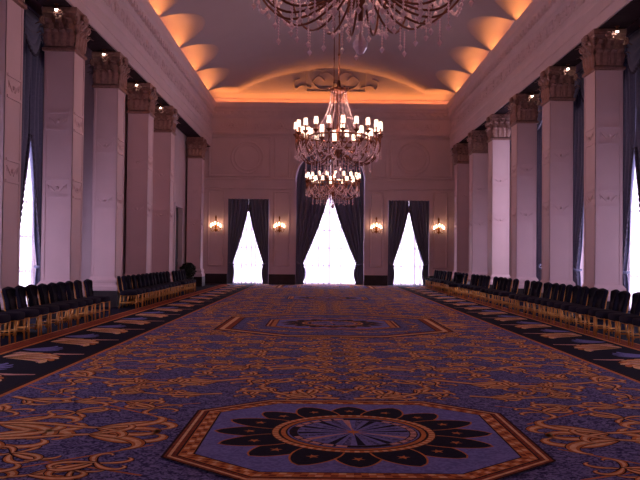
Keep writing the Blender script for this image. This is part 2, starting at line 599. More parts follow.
# medallions
for mi_, mv in enumerate(MEDS):
    c = (0.0, mv)
    if mi_ in (2, 4):                                          # the big-framed medallion
        poly(octo(c, 2.45, 2.9, 1.0, 1.65), 2, 46)
        poly(octo(c, 2.41, 2.86, 0.98, 1.63), 6, 47)
        oband(c, (2.34, 2.79, 0.95, 1.58), (2.24, 2.69, 0.92, 1.53), 4, 48)
        poly(octo(c, 2.12, 2.57, 0.87, 1.46), 2, 48)
        poly(octo(c, 2.09, 2.54, 0.86, 1.45), 0, 49)
        loc_m = [(su, sv, 0, mv) for su in (-1, 1) for sv in (-1, 1)]
        acanthus([(0.2, 1.75), (0.8, 1.95), (1.3, 1.7), (1.75, 1.3)], loc_m, 0.09, 0.4, 4, lift=50)
        acanthus([(1.9, 0.1), (1.75, 0.5), (1.7, 0.9)], loc_m, 0.08, 0.34, 2, lift=50)
    L0 = 96
    oc = lambda d: (1.46 - d, 1.47 - d, 0.80 - 0.42 * d, 0.87 - 0.42 * d)
    poly(octo(c, *oc(0)), 2, L0)
    poly(octo(c, *oc(0.02)), 6, L0 + 1)
    oband(c, oc(0.045), oc(0.07), 4, L0 + 2)
    poly(octo(c, *oc(0.105)), 2, L0 + 2)
    poly(octo(c, *oc(0.12)), 3, L0 + 3)
    # woven chequer in the gold band
    A, B = octo(c, *oc(0.125)), octo(c, *oc(0.225))
    for k in range(8):
        k2 = (k + 1) % 8
        nq = 14 if k % 2 == 0 else 9
        for q in range(nq):
            for rr in range(2):
                t0 = (q + 0.5 * rr) / nq
                t1 = t0 + 0.5 / nq
                f0, f1 = 0.5 * rr + 0.06, 0.5 * rr + 0.44
                pt = lambda t, f: tuple((A[k][j] * (1 - t) + A[k2][j] * t) * (1 - f)
                                        + (B[k][j] * (1 - t) + B[k2][j] * t) * f for j in (0, 1))
                poly([pt(t0, f0), pt(t1, f0), pt(t1, f1), pt(t0, f1)], 6 if (q + rr) % 2 else 4, L0 + 4)
    poly(octo(c, *oc(0.225)), 2, L0 + 4)
    poly(octo(c, *oc(0.24)), 5, L0 + 5)
    # sixteen dark petals, the long ones reach into the corners of the ground
    for k in range(16):
        a = 2 * PI * k / 16
        ca, sa = math.cos(a), math.sin(a)
        r1 = 1.17 if k % 8 in (0, 1, 7) else (1.14 if k % 4 else 1.10)
        for grow, mi, lay in ((0.016, 3, L0 + 6 + 2 * (k % 2)), (0.0, 1, L0 + 7 + 2 * (k % 2))):
            pts = []
            for t in [i / 12 for i in range(13)]:
                r = 0.64 + (r1 + grow - 0.64) * t
                w = (0.178 + grow) * (math.sin(PI * min(1, 0.30 + 0.70 * t)) ** 0.6 if t < 1 else 0)
                pts.append((r, w))
            out = [(c[0] + r * ca - w * sa, c[1] + r * sa + w * ca) for r, w in pts]
            out += [(c[0] + r * ca + w * sa, c[1] + r * sa - w * ca) for r, w in reversed(pts[:-1])]
            poly(out, mi, lay)
        pc = (c[0] + 0.88 * ca, c[1] + 0.88 * sa)
        st = []
        for q in range(10):
            rr = 0.055 if q % 2 == 0 else 0.022
            st.append((pc[0] + rr * math.cos(a + q * PI / 5), pc[1] + rr * math.sin(a + q * PI / 5)))
        poly(st, 3, L0 + 10)
    R0 = L0 + 11
    ring(c, 0.56, 0.70, 2, R0)
    ring(c, 0.635, 0.69, 3, R0 + 1)
    ring(c, 0.575, 0.615, 3, R0 + 1)
    for k in range(56):
        a = 2 * PI * k / 56
        w = PI / 110
        poly([(c[0] + r * math.cos(b), c[1] + r * math.sin(b)) for r, b in
              ((0.64, a - w), (0.685, a - w), (0.685, a + w), (0.64, a + w))], 4, R0 + 2)
    ring(c, 0.0005, 0.56, 5, R0)
    ring(c, 0.475, 0.545, 2, R0 + 1)
    for k in range(28):
        a = 2 * PI * k / 28
        w = PI / 36
        P = [(0.485, a - w), (0.535, a - w), (0.535, a + w), (0.485, a + w)]
        poly([(c[0] + r * math.cos(b), c[1] + r * math.sin(b)) for r, b in P], 7 if k % 8 < 5 else 1, R0 + 2)
    for k in range(24):
        a = 2 * PI * k / 24 + 0.1
        poly([(c[0] + 0.05 * math.cos(a), c[1] + 0.05 * math.sin(a)),
              (c[0] + 0.47 * math.cos(a - 0.07), c[1] + 0.47 * math.sin(a - 0.07)),
              (c[0] + 0.47 * math.cos(a + 0.07), c[1] + 0.47 * math.sin(a + 0.07))], (1, 0, 7)[(0, 1, 0, 1, 0, 1, 2, 1)[k % 8]], R0 + 2)
    st = []
    for q in range(32):
        rr = 0.15 if q % 4 == 0 else (0.06 if q % 2 == 0 else 0.04)
        st.append((c[0] + rr * math.cos(q * PI / 16), c[1] + rr * math.sin(q * PI / 16)))
    poly(st, 3, R0 + 3)

# fan leaves in the navy border, every two metres
for k in range(-4, 16):
    v0 = 9.6 + 2.0 * k
    if v0 > YB - 1.2 or v0 < YF + 1:
        continue
    mm = [(-1, 1, 0, v0), (1, 1, 0, v0)]
    # pale rose quill pointing towards the field
    strip([(3.80, 0.02), (4.1, 0.0), (4.45, 0.03), (4.95, 0.14)], lambda t: 0.07 + 0.20 * t, 2, 3, mm)
    strip([(3.83, 0.02), (4.1, 0.0), (4.45, 0.03), (4.90, 0.14)], lambda t: 0.05 + 0.17 * t, 7, 4, mm)
    # orange plume with lobes
    for q in range(7):
        a = PI + 0.25 - q * 0.26
        L = 1.02 - 0.05 * q
        strip(curl_path(4.86, -0.42, a, L, 0.30), lambda t: 0.06 + 0.20 * math.sin(PI * t) ** 0.8, 2, 5 + 3 * q, mm)
        strip(curl_path(4.86, -0.42, a, L - 0.03, 0.30), lambda t: 0.035 + 0.17 * math.sin(PI * t) ** 0.8, 3 if q % 2 else 4, 6 + 3 * q, mm)
        strip(curl_path(4.86, -0.42, a, L - 0.12, 0.30), lambda t: 0.015 + 0.06 * math.sin(PI * t), 4 if q % 2 else 7, 7 + 3 * q, mm)
    # blue grey leaf
    for q in range(4):
        strip(curl_path(4.95, 0.55, PI - 0.5 + q * 0.35, 0.65, -0.3), lambda t: 0.03 + 0.12 * math.sin(PI * t), 5, 3 + q, mm)
struct(CAR.build('floor', CARPET))

# ------------------------------------------------------------------ ceiling: shallow vault with lunettes over the bays
W0 = 6.55
EDGE0 = 9.50
BAYS = [20.5 + 3.9 * k - 3.9 * 6 for k in range(0, 13)]


def ceil_z(x, y):
    d = abs(x - CX)
    zm = EDGE0 + 1.65 * (1 - (d / W0) ** 2)
    for yc in BAYS:
        q = (y - yc) / 1.92
        if abs(q) < 1:
            zm = max(zm, EDGE0 + 0.74 * math.sqrt(1 - q * q))
    ze = EDGE0 + 0.42 + (YB - y) * 0.78
    return min(zm, ze)


xs = []
for i in range(0, 27):
    xs.append(CX - W0 + i * 0.075)
x = xs[-1]
while x < CX - 0.01:
    x += 0.46
    xs.append(min(x, CX))
if xs[-1] < CX:
    xs.append(CX)
xs = xs + [2 * CX - q for q in reversed(xs[:-1])]
ys = []
y = YF
while y < YB - 0.001:
    ys.append(y)
    y += 0.10 if y > 14 else 0.4
ys.append(YB)
g = MB()
g.grid([[(x, y, ceil_z(x, y)) for x in xs] for y in ys])
struct(g.build('ceiling', M['ceil'], smooth=False))
# dark ceilings of the window bays behind the entablature
for x0, x1, y0, y1 in ((LO, LF - 0.42, YF, LEFT_SOLID), (RF + 0.42, RO, YF, YB)):
    g = MB()
    g.box(x0, x1, y0, y1, 8.15, 8.25)
    struct(g.build('ceiling', M['wall']))

# plaster ornament on the end slope of the ceiling
orn = MB()


def slope(u, t):
    """u across (metres from axis), t up the end slope from the cornice."""
    y = YB - 0.35 - t * 0.95
    return (0.75 + u, y - 0.02, ceil_z(0.75, y) - 0.02)


for s_ in (-1, 1):
    for pts in ([(0.2, 0.35), (0.8, 0.25), (1.2, 0.6), (0.9, 0.95), (0.6, 0.7)],
                [(1.3, 0.3), (1.8, 0.45), (2.1, 0.25), (2.2, 0.65), (1.9, 0.8)],
                [(0.1, 0.9), (0.45, 1.15), (0.8, 1.05)]):
        orn.tube([slope(s_ * u, t) for u, t in crom(pts, 6)], 0.04, 6)
    orn.tube([slope(s_ * 0.5, 1.32), slope(s_ * 1.35, 1.32)], 0.05, 4)
orn.tube([slope(u, t) for u, t in ((-1.55, 0.12), (-1.55, 1.5), (1.55, 1.5), (1.55, 0.12))], 0.035, 4, closed=True)
orn.ball(slope(0, 0.6), 0.14, 10, 6)
struct(orn.build('trim_1', M['ceil'], smooth=True))


# ------------------------------------------------------------------ entablatures
def scroll_module(L, H):
    """One run of frieze ornament in the (s, z) plane, centred on 0."""
    m = MB()
    for s_ in (-1, 1):
        pts = []
        for i in range(22):
            a = i / 21 * 3.6 * PI / 2
            r = H * 0.36 * (1 - i / 21 * 0.78)
            pts.append((s_ * (L * 0.27 + r * math.cos(a + PI)), 0.0, r * math.sin(a + PI) * 1.0))
        m.tube(pts, [0.05 - 0.028 * i / 21 for i in range(22)], 5)
        m.tube([(s_ * L * 0.05, 0, -H * 0.30), (s_ * L * 0.14, 0, 0), (s_ * L * 0.08, 0, H * 0.32)], [0.03, 0.055, 0.02], 5)
        m.tube([(s_ * L * 0.40, 0, -H * 0.30), (s_ * L * 0.45, 0, 0), (s_ * L * 0.42, 0, H * 0.32)], [0.02, 0.05, 0.02], 5)
    m.ball((0, 0, 0), H * 0.17, 8, 5)
    for q in range(6):
        a = q * PI / 3
        m.ball((H * 0.22 * math.cos(a), 0, H * 0.22 * math.sin(a)), H * 0.09, 6, 4)
    return m


# profile: (distance out from the frieze face, z)
PROF = [(0.0, ENT0), (0.0, 7.62), (0.03, 7.63), (0.03, 7.93), (0.07, 7.96), (0.09, 8.05), (0.0, 8.10), (0.0, 8.86),
        (0.05, 8.90), (0.07, 8.98), (0.07, 9.18), (0.13, 9.22), (0.15, 9.32), (0.22, 9.40), (0.24, 9.52), (0.25, 9.60),
        (0.25, 9.68), (0.19, 9.68), (0.19, 9.36)]


def entablature(axis, face, direction, a0, a1, thick, name):
    """axis 'y' runs along the side walls (face is x), axis 'x' along the end wall (face is y)."""
    m = MB()
    P = (PROF if axis == 'y' else [(0.0, 8.0), (0.04, 8.01), (0.05, 8.10), (0.0, 8.13)] + PROF[7:])
    P = P + [(-thick, 9.36), (-thick, P[0][1])]

    def pt(o, z, s):
        return (face + direction * o, s, z) if axis == 'y' else (s, face + direction * o, z)
    n = len(P)
    vs = [pt(o, z, s) for s in (a0, a1) for o, z in P]
    fs = [(i, (i + 1) % n, n + (i + 1) % n, n + i) for i in range(n)]
    fs += [tuple(range(n)), tuple(range(2 * n - 1, n - 1, -1))]
    m.add(vs, fs)
    s = a0 + 0.12
    while s < a1 - 0.1:                                       # dentils
        o0, o1 = 0.06, 0.19
        if axis == 'y':
            xx = sorted((face + direction * o0, face + direction * o1))
            m.box(xx[0], xx[1], s, s + 0.17, 9.02, 9.18)
        else:
            yy = sorted((face + direction * o0, face + direction * o1))
            m.box(s, s + 0.17, yy[0], yy[1], 9.02, 9.18)
        s += 0.36
    mod = scroll_module(1.3, 0.62)
    cnt = int((a1 - a0) / 1.3)
    off = (a1 - a0 - cnt * 1.3) / 2
    for k in range(cnt):
        sc = a0 + off + (k + 0.5) * 1.3
        if axis == 'y':
            if sc < 12:
                continue
            m.merge(mod, lambda p: (face + direction * (p[1] * 1.0 + 0.012), sc + p[0], 8.48 + p[2]))
        else:
            m.merge(mod, lambda p: (sc + p[0], face + direction * (p[1] * 1.0 + 0.012), 8.48 + p[2]))
    return struct(m.build(name, M['wall']))


entablature('y', LF - 0.05, 1, YF, YB, 0.35, 'trim_2')
entablature('y', RF + 0.05, -1, YF, YB, 0.35, 'trim_3')

# soffits under the entablature between the columns, coloured dark for the shade there
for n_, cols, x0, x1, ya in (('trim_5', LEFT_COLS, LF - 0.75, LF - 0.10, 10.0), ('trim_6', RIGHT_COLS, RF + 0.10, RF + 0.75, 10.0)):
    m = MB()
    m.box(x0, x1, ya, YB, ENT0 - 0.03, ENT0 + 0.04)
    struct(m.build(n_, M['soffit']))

# ------------------------------------------------------------------ end wall with three openings
BX = (-6.6, 9.0)
OPEN = [(-4.90, -2.72, 4.55), (3.62, 5.80, 4.55)]
MID = (-1.28, 2.34, 5.5)
MC, MR = (MID[0] + MID[1]) / 2, (MID[1] - MID[0]) / 2
TH = 0.35
w = MB()


def seg(x0, x1, z0, z1):
    w.box(x0, x1, YB, YB + TH, z0, z1)


seg(LO - 0.3, OPEN[0][0], 0, 5.5)
seg(OPEN[0][0], OPEN[0][1], OPEN[0][2], 5.5)
seg(OPEN[0][1], MID[0], 0, 5.5)
seg(MID[1], OPEN[1][0], 0, 5.5)
seg(OPEN[1][0], OPEN[1][1], OPEN[1][2], 5.5)
seg(OPEN[1][1], RO + 0.3, 0, 5.5)
seg(LO - 0.3, MID[0], 5.5, 11.3)
seg(MID[1], RO + 0.3, 5.5, 11.3)
# arch head
N = 20
arc = [(MC - MR * math.cos(PI * i / N), 5.5 + MR * math.sin(PI * i / N)) for i in range(N + 1)]
for i in range(N):
    (x0, z0), (x1, z1) = arc[i], arc[i + 1]
    w.add([(x0, YB, z0), (x1, YB, z1), (x1, YB, 11.3), (x0, YB, 11.3),
           (x0, YB + TH, z0), (x1, YB + TH, z1), (x1, YB + TH, 11.3), (x0, YB + TH, 11.3)],
          [(0, 1, 2, 3), (4, 7, 6, 5), (0, 4, 5, 1)])
# raised mouldings: string course, architraves, panels, roundels


def rect_frame(x0, x1, z0, z1, r=0.04, y=None):
    """A rounded moulding run round a sunk panel."""
    y = YB if y is None else y
    for a, b in (((x0, z0), (x1, z0)), ((x1, z0), (x1, z1)), ((x1, z1), (x0, z1)), ((x0, z1), (x0, z0))):
        w.tube([(a[0], y - 0.01, a[1]), (b[0], y - 0.01, b[1])], r * 1.5, 8)
        w.ball((b[0], y - 0.01, b[1]), r * 1.5, 8, 6)


for x0, x1 in ((-6.6, MID[0] - 0.12), (MID[1] + 0.12, 7.3)):
    w.box(x0, x1, YB - 0.07, YB, 5.46, 5.58)
    w.tube([(x0, YB - 0.06, 5.62), (x1, YB - 0.06, 5.62)], 0.07, 8)
    w.tube([(x0, YB - 0.02, 5.12), (x1, YB - 0.02, 5.12)], 0.05, 8)
for x0, x1, zt in OPEN:
    for a, b in ((x0 - 0.14, x0), (x1, x1 + 0.14)):
        w.box(a, b, YB - 0.06, YB, 0.6, zt)
    w.box(x0 - 0.14, x1 + 0.14, YB - 0.06, YB, zt, zt + 0.14)
for a, b in ((MID[0] - 0.16, MID[0]), (MID[1], MID[1] + 0.16)):
    w.box(a, b, YB - 0.07, YB, 0.6, 5.5)
w.tube([(MC - (MR + 0.08) * math.cos(PI * i / N), YB - 0.01, 5.5 + (MR + 0.08) * math.sin(PI * i / N))
        for i in range(N + 1)], 0.085, 6)
w.tube([(MC - (MR + 0.30) * math.cos(PI * i / N), YB - 0.01, 5.5 + (MR + 0.30) * math.sin(PI * i / N))
        for i in range(N + 1)], 0.04, 6)
for x0, x1 in ((-5.95, -2.70), (3.75, 7.0)):
    rect_frame(x0, x1, 5.78, 7.86, 0.045)
    c_ = (x0 + x1) / 2 + (0.4 if x0 < 0 else -0.45)
    for r, t in ((0.84, 0.07), (0.66, 0.045)):
        w.tube([(c_ + r * math.cos(2 * PI * k / 36), YB - 0.01, 6.77 + r * math.sin(2 * PI * k / 36)) for k in range(36)],
               t, 6, closed=True)
for x0, x1 in ((-5.95, -5.15), (-2.45, -1.65), (2.68, 3.32), (6.05, 6.75)):
    rect_frame(x0, x1, 1.0, 4.95, 0.035)
for x0, x1 in ((-2.45, -1.70), (2.75, 3.5)):
    rect_frame(x0, x1, 5.80, 7.86, 0.035)
struct(w.build('wall_back', M['wall']))
entablature('x', YB - 0.12, -1, LF - 0.05, RF + 0.05, 0.12, 'trim_4')

# dark marble skirting with a white cap along the end wall
b = MB()
for x0, x1 in ((WALL_IN, OPEN[0][0] - 0.02), (OPEN[0][1] + 0.02, MID[0] - 0.02), (MID[1] + 0.02, OPEN[1][0] - 0.02),
               (OPEN[1][1] + 0.02, 9.0)):
    b.box(x0, x1, YB - 0.10, YB, 0.02, 0.56)
    b.box(x0, x1, YB - 0.12, YB, 0.56, 0.62, 1)
    b.box(x0, x1, YB - 0.08, YB, 0.62, 0.72, 1)
struct(b.build('baseboard_back', [M['plinth'], M['wall']]))


# ------------------------------------------------------------------ side walls
def side_wall(xin, sgn, wins, y0, y1, name, extra=None):
    """Window wall at x = xin, outside towards sgn."""
    m = MB()
    xa, xb = sorted((xin, xin + sgn * 0.3))
    HW, HT = 1.35, 7.3
    y = y0
    for c_ in wins:
        m.box(xa, xb, y, c_ - HW, 0, 8.3)
        m.box(xa, xb, c_ - HW, c_ + HW, HT, 8.3)
        y = c_ + HW
    m.box(xa, xb, y, y1, 0, 8.3)
    for c_ in wins:                                           # architraves
        xo = sorted((xin, xin - sgn * 0.05))
        for a, b_ in ((c_ - HW - 0.14, c_ - HW), (c_ + HW, c_ + HW + 0.14)):
            m.box(xo[0], xo[1], a, b_, 0.02, HT)
        m.box(xo[0], xo[1], c_ - HW - 0.14, c_ + HW + 0.14, HT, HT + 0.14)
    if extra:
        extra(m)
    return struct(m.build(name, M['wall']))


DY0, DY1, DZ = 33.1, 35.3, 3.75
DY0, DY1 = 34.85, 36.55


def left_solid(m):
    # closed bays: a wall just behind the columns, with a tall door opening near the far end
    m.box(WALL_IN - 0.3, WALL_IN, LEFT_SOLID, DY0, 0, 9.3)
    m.box(WALL_IN - 0.3, WALL_IN, DY0, DY1, DZ, 9.3)
    m.box(WALL_IN - 0.3, WALL_IN, DY1, YB, 0, 9.3)
    m.box(LO, WALL_IN - 0.3, LEFT_SOLID, LEFT_SOLID + 0.3, 0, 8.3)
    for a, b_ in ((DY0 - 0.15, DY0), (DY1, DY1 + 0.15)):
        m.box(WALL_IN, WALL_IN + 0.06, a, b_, 0.02, DZ)
    m.box(WALL_IN, WALL_IN + 0.06, DY0 - 0.15, DY1 + 0.15, DZ, DZ + 0.15)
    for f in LEFT_COLS[2:]:
        for a, b_ in ((f + COLZ['d'] + 0.25, f + 3.9 - 0.25),):
            if f in (LEFT_COLS[4], LEFT_COLS[5]):
                continue
            for z0, z1 in ((1.0, 1.06), (6.0, 6.06)):
                m.box(WALL_IN, WALL_IN + 0.04, a, b_, z0, z1)
            for q in (a, b_ - 0.06):
                m.box(WALL_IN, WALL_IN + 0.04, q, q + 0.06, 1.06, 6.0)


side_wall(LO, -1, LEFT_WIN, YF, LEFT_SOLID, 'wall_left', left_solid)
side_wall(RO, 1, RIGHT_WIN, YF, YB, 'wall_right')
b = MB()
b.box(WALL_IN, WALL_IN + 0.05, LEFT_SOLID, DY0 - 0.16, 0.02, 0.5)
b.box(WALL_IN, WALL_IN + 0.05, DY1 + 0.16, YB - 0.13, 0.02, 0.5)
b.box(WALL_IN, WALL_IN + 0.04, LEFT_SOLID, DY0 - 0.16, 0.5, 0.6, 1)
b.box(WALL_IN, WALL_IN + 0.04, DY1 + 0.16, YB - 0.13, 0.5, 0.6, 1)
struct(b.build('baseboard_left', [M['plinth'], M['wall']]))
b = MB()
yy = YF
for c_ in RIGHT_WIN + [None]:
    y1 = (c_ - 1.52) if c_ else YB - 0.13
    if y1 > yy + 0.05:
        b.box(RO - 0.05, RO, yy, y1, 0.02, 0.5)
        b.box(RO - 0.04, RO, yy, y1, 0.5, 0.6, 1)
    yy = (c_ + 1.52) if c_ else yy
struct(b.build('baseboard_right', [M['plinth'], M['wall']]))
m = MB()
m.box(LO - 0.3, RO + 0.3, YF - 0.3, YF, 0, 11.3)
struct(m.build('wall_rear', M['wall']))

# door in the left wall
m = MB()
m.box(WALL_IN - 0.22, WALL_IN - 0.16, DY0, DY1, 0.02, DZ)
for q in (0, 1):
    y0 = DY0 + 0.08 + q * (DY1 - DY0) / 2
    y1 = y0 + (DY1 - DY0) / 2 - 0.16
    for z0, z1 in ((0.2, 1.2), (1.35, 3.55)):
        m.box(WALL_IN - 0.16, WALL_IN - 0.13, y0, y1, z0, z1)
door = struct(m.build('door_1', M['door']))
m = MB()
m.tube([(WALL_IN - 0.15, (DY0 + DY1) / 2 - 0.12, 1.05), (WALL_IN - 0.07, (DY0 + DY1) / 2 - 0.12, 1.05),
        (WALL_IN - 0.07, (DY0 + DY1) / 2 - 0.28, 1.05)], 0.018, 6)
m.build('door_handle', M['brass'], door)


# ------------------------------------------------------------------ windows and curtains
def xf(origin, rz):
    c_, s_ = math.cos(rz), math.sin(rz)
    return lambda p: (origin[0] + p[0] * c_ - p[1] * s_, origin[1] + p[0] * s_ + p[1] * c_, p[2])


win_no = 0


def window(origin, rz, W, H, arch=0.0):
    """Local frame: x across the opening, +y to the outside, z up."""
    global win_no
    win_no += 1
    T = xf(origin, rz)
    p = MB()
    pts = [(-W, H)]
    if arch:
        pts = [(-arch * math.cos(PI * i / 16), H + arch * math.sin(PI * i / 16)) for i in range(17)]
    else:
        pts = [(-W, H), (W, H)]
    outline = [(-W, 0.05)] + pts + [(W, 0.05)]
    p.add([T((x, 0.26, z)) for x, z in outline], [tuple(range(len(outline)))[::-1]])
    pane = struct(p.build('window_%d' % win_no, M['pane']))
    fr = MB()
    fb = MB()
    for x in (-W + 0.04, -W / 3, W / 3, W - 0.04):
        fb.box(x - 0.03, x + 0.03, 0.19, 0.25, 0.05, H + (arch * 0.9 if arch and abs(x) < W / 2 else 0))
    zz = 0.08
    while zz < H + 0.01:
        fb.box(-W, W, 0.20, 0.24, zz - 0.025, zz + 0.025)
        zz += 0.95
    fr.merge(fb, T)
    fr.build('window_frame', M['frame'], pane)
    return pane


def interp(tab, z):
    for (z0, a), (z1, b_) in zip(tab, tab[1:]):
        if z0 <= z <= z1:
            return a + (b_ - a) * (z - z0) / (z1 - z0)
    return tab[-1][1] if z > tab[-1][0] else tab[0][1]


def drape(origin, rz, W, H, side, apex, tie, open_, label, group, arch=0.0, dy=0.0, power=1.32, lap=0.0):
    """One curtain half: meets its partner at the apex, tied back to the jamb at tie height."""
    T = xf(origin, rz)
    rows, ncol = 44, 40
    folds = 6
    P, E = [], []
    top = H + arch

    for i in range(rows + 1):
        z = 0.03 + (top - 0.03) * i / rows
        out = W - 0.01 + lap
        if arch and z > H:
            out = max(0.03, math.sqrt(max(0.0, arch * arch - (z - H) ** 2)) - 0.01)
        if z >= apex:
            xin = 0.012
        elif z >= tie:
            s = (apex - z) / (apex - tie)
            xin = open_ * W * s ** power
        else:
            s = (tie - z) / tie
            xin = W * (open_ - 0.07 * math.sin(PI * min(1, s * 1.2)) - 0.02 * s)
        xin = max(0.012, min(xin, out - 0.02))
        row = []
        amp = 0.075 * (0.55 + 0.45 * min(1, abs(z - tie) / 0.8))
        for j in range(ncol + 1):
            u = j / ncol
            x = xin + (out - xin) * u
            yv = dy + amp * math.sin(u * folds * 2 * PI + 0.6 * math.sin(z * 1.3)) + 0.03 * math.sin(u * 31 + z)
            row.append(T((side * x, yv, z)))
        P.append(row)
        if 0.1 < z < apex:
            E.append((side * (xin + 0.060), dy - 0.04, z))
    m = MB()
    m.grid(P)
    o = m.build('window_curtain', M['drape'], smooth=True)
    so = o.modifiers.new('thickness', 'SOLIDIFY')
    so.thickness = 0.012
    tag(o, label, 'curtain', group)
    f = MB()
    string_of(f, [T(q) for q in E], 0.042, 0.012)
    f.build('fringe', M['fringe'], o)
    if side < 0:                                               # rolled leading edge that closes the seam above the apex
        e_ = MB()
        e_.tube([T((-0.034, dy - 0.02, z)) for z in (apex - 0.03, apex + 0.1, (apex + top) / 2, top - 0.01)], [0.022, 0.03, 0.03, 0.03], 8)
        e_.build('leading_edge', M['drape'], o, smooth=True)
    t = MB()                                                   # tie-back band round the gathered cloth
    xi = open_ * W
    t.tube([T((side * x, yv, zz)) for x, yv, zz in ((W - 0.03, dy + 0.11, tie + 0.12), (W - 0.08, dy - 0.13, tie + 0.08),
                                                    ((xi + W) / 2, dy - 0.15, tie), (xi, dy - 0.12, tie - 0.05),
                                                    (xi - 0.03, dy, tie - 0.06), (xi, dy + 0.12, tie - 0.05))], 0.045, 6)
    t.build('tie_back', M['drape'], o, smooth=True)
    return o


def sheer(origin, rz, W, H, label, group):
    T = xf(origin, rz)
    m = MB()
    P = []
    for i in range(9):
        z = 0.04 + (H - 0.1) * i / 8
        P.append([T((-W + 0.02 + (2 * W - 0.04) * j / 90, 0.14 + 0.022 * math.sin(j * 0.9) + 0.012 * math.sin(j * 0.37), z))
                  for j in range(91)])
    m.grid(P)
    o = m.build('sheer_curtain', M['sheer'], smooth=True)
    return tag(o, label, 'curtain', group)


def swag(origin, rz, W, H, label, group):
    """Looped pelmet: two swags and two tails with fringe."""
    T = xf(origin, rz)
    e = empty('curtain_valance', T((0, -0.42, 0)))
    e.location.z = H
    base = e.location.copy()
    loc = lambda p: tuple(Vector(T(p)) - base)
    for s_ in (-1, 1):
        m = MB()
        P = []
        for i in range(13):
            t = i / 12
            row = []
            for j in range(17):
                u = j / 16
                x = s_ * W * u
                sag = 0.95 * math.sin(PI * u) ** 0.8
                z = H - 0.05 - t * (0.15 + sag)
                row.append(loc((x, -0.42 - 0.10 * math.sin(PI * u) * (0.4 + t) + 0.035 * math.sin(t * 6 * PI), z)))
            P.append(row)
        m.grid(P)
        f = MB()
        string_of(f, [(q[0], q[1], q[2] - 0.02) for q in P[-1]], 0.045, 0.012)
        sw = m.build('swag', M['drape'], e, smooth=True)
        f.build('fringe', M['fringe'], sw)
        m = MB()
        P = []
        for i in range(9):
            t = i / 8
            P.append([loc((s_ * (W - 0.02 - 0.34 * u * (1 - 0.1 * t)), -0.48 + 0.04 * math.sin(u * 5 * PI),
                           H - 0.02 - t * (1.5 - 0.6 * u))) for u in [k / 14 for k in range(15)]])
        m.grid(P)
        m.build('tail', M['drape'], e, smooth=True)
    m = MB()
    m.grid([[loc((x, y, H)) for x in (-W, W)] for y in (0.0, -0.50)])
    m.grid([[loc((x, y, H - 0.05)) for x in (W, -W)] for y in (0.0, -0.50)])
    m.grid([[loc((x, -0.50, z)) for x in (-W, W)] for z in (H, H - 0.05)])
    m.build('pelmet_board', M['drape'], e)
    return tag(e, label, 'curtain', group)


# end wall (local +y = world +y, no turn)
for (x0, x1, zt), nm in zip(OPEN, ('left', 'right')):
    c_, W = (x0 + x1) / 2, (x1 - x0) / 2
    org = (c_, YB, 0)
    window(org, 0, W, zt)
    sheer(org, 0, W, zt, 'white sheer curtain glowing in the %s small window of the end wall' % nm, 'sheer curtains')
    for s_, sd in ((-1, 'left'), (1, 'right')):
        drape(org, 0, W, zt, s_, 4.20, 1.12, 0.74,
              'dark blue-grey curtain tied back on the %s side of the %s small end-wall window' % (sd, nm),
              'end wall curtains', dy=-0.09)
    t = MB()
    t.ball((0, -0.27, 4.20), 0.07, 8, 6)
    t.lathe([(0.02, 4.14), (0.05, 4.08), (0.06, 3.90), (0.055, 3.88)], 8, (0, -0.27))
    o = t.build('curtain_tassel', M['fringe'], loc=org, smooth=True)
    tag(o, 'small pale tassel where the curtains meet atop the %s small end-wall window' % nm, 'tassel', 'curtain tassels')
org = (MC, YB, 0)
window(org, 0, MR, 5.5, arch=MR)
sheer(org, 0, MR, 5.5, 'wide white sheer curtain glowing in the tall arched middle window', 'sheer curtains')
for s_, sd in ((-1, 'left'), (1, 'right')):
    drape(org, 0, MR, 5.5, s_, 5.3, 1.12, 0.78,
          'dark blue-grey curtain tied back on the %s side of the tall arched middle window' % sd,
          'end wall curtains', arch=MR, dy=-0.12)

ORD = ['first', 'second', 'third', 'fourth', 'fifth', 'sixth', 'seventh', 'eighth', 'ninth', 'tenth', 'eleventh', 'twelfth',
       'thirteenth', 'fourteenth', 'fifteenth', 'sixteenth', 'seventeenth', 'eighteenth', 'nineteenth', 'twentieth']
WIN_NAME = {('left', 4): 'window seen between the first two left columns',
            ('right', 4): 'window at the right edge of the photo',
            ('right', 5): 'window seen between the first two right columns',
            ('right', 6): 'window behind the third right column',
            ('right', 7): 'window seen between the second and third right columns'}
for side, wins, xw, rz in (('left', LEFT_WIN, LO, PI / 2), ('right', RIGHT_WIN, RO, -PI / 2)):
    for k, yc in enumerate(wins):
        org = (xw, yc, 0)
        window(org, rz, 1.35, 7.3)
        wn = WIN_NAME.get((side, k), '%s tall %s-wall window, unseen by the camera' % (ORD[k], side))
        if not (side == 'right' and k == 6):
            sheer(org, rz, 1.35, 7.3, 'white sheer curtain, %s' % wn, 'sheer curtains')
        bright = (side == 'right' and k == 6)
        for s_ in (-1, 1):
            # local +x runs away from the camera on the left wall, towards it on the right wall
            far = (s_ > 0) == (side == 'left')
            drape(org, rz, 1.35, 7.3, s_, 7.28 if bright else 3.9 if side == 'left' and k == 3 else 4.7, 1.2, 0.90 if bright else (0.66 if side == 'left' and k == 4 else 0.9 if side == 'left' and k == 3 else 0.56 if side == 'right' and k == 4 else 0.46 if side == 'right' and k == 7 else 0.74),
                  'dark blue-grey curtain, %s side of the %s' % ('far' if far else 'near', wn),
                  'side wall curtains', dy=-0.18, lap=0.50, power=0.4 if bright else 1.12)
        swag(org, rz, 1.5, 7.75, 'dark swagged valance with fringe over the %s' % wn, 'swagged valances')


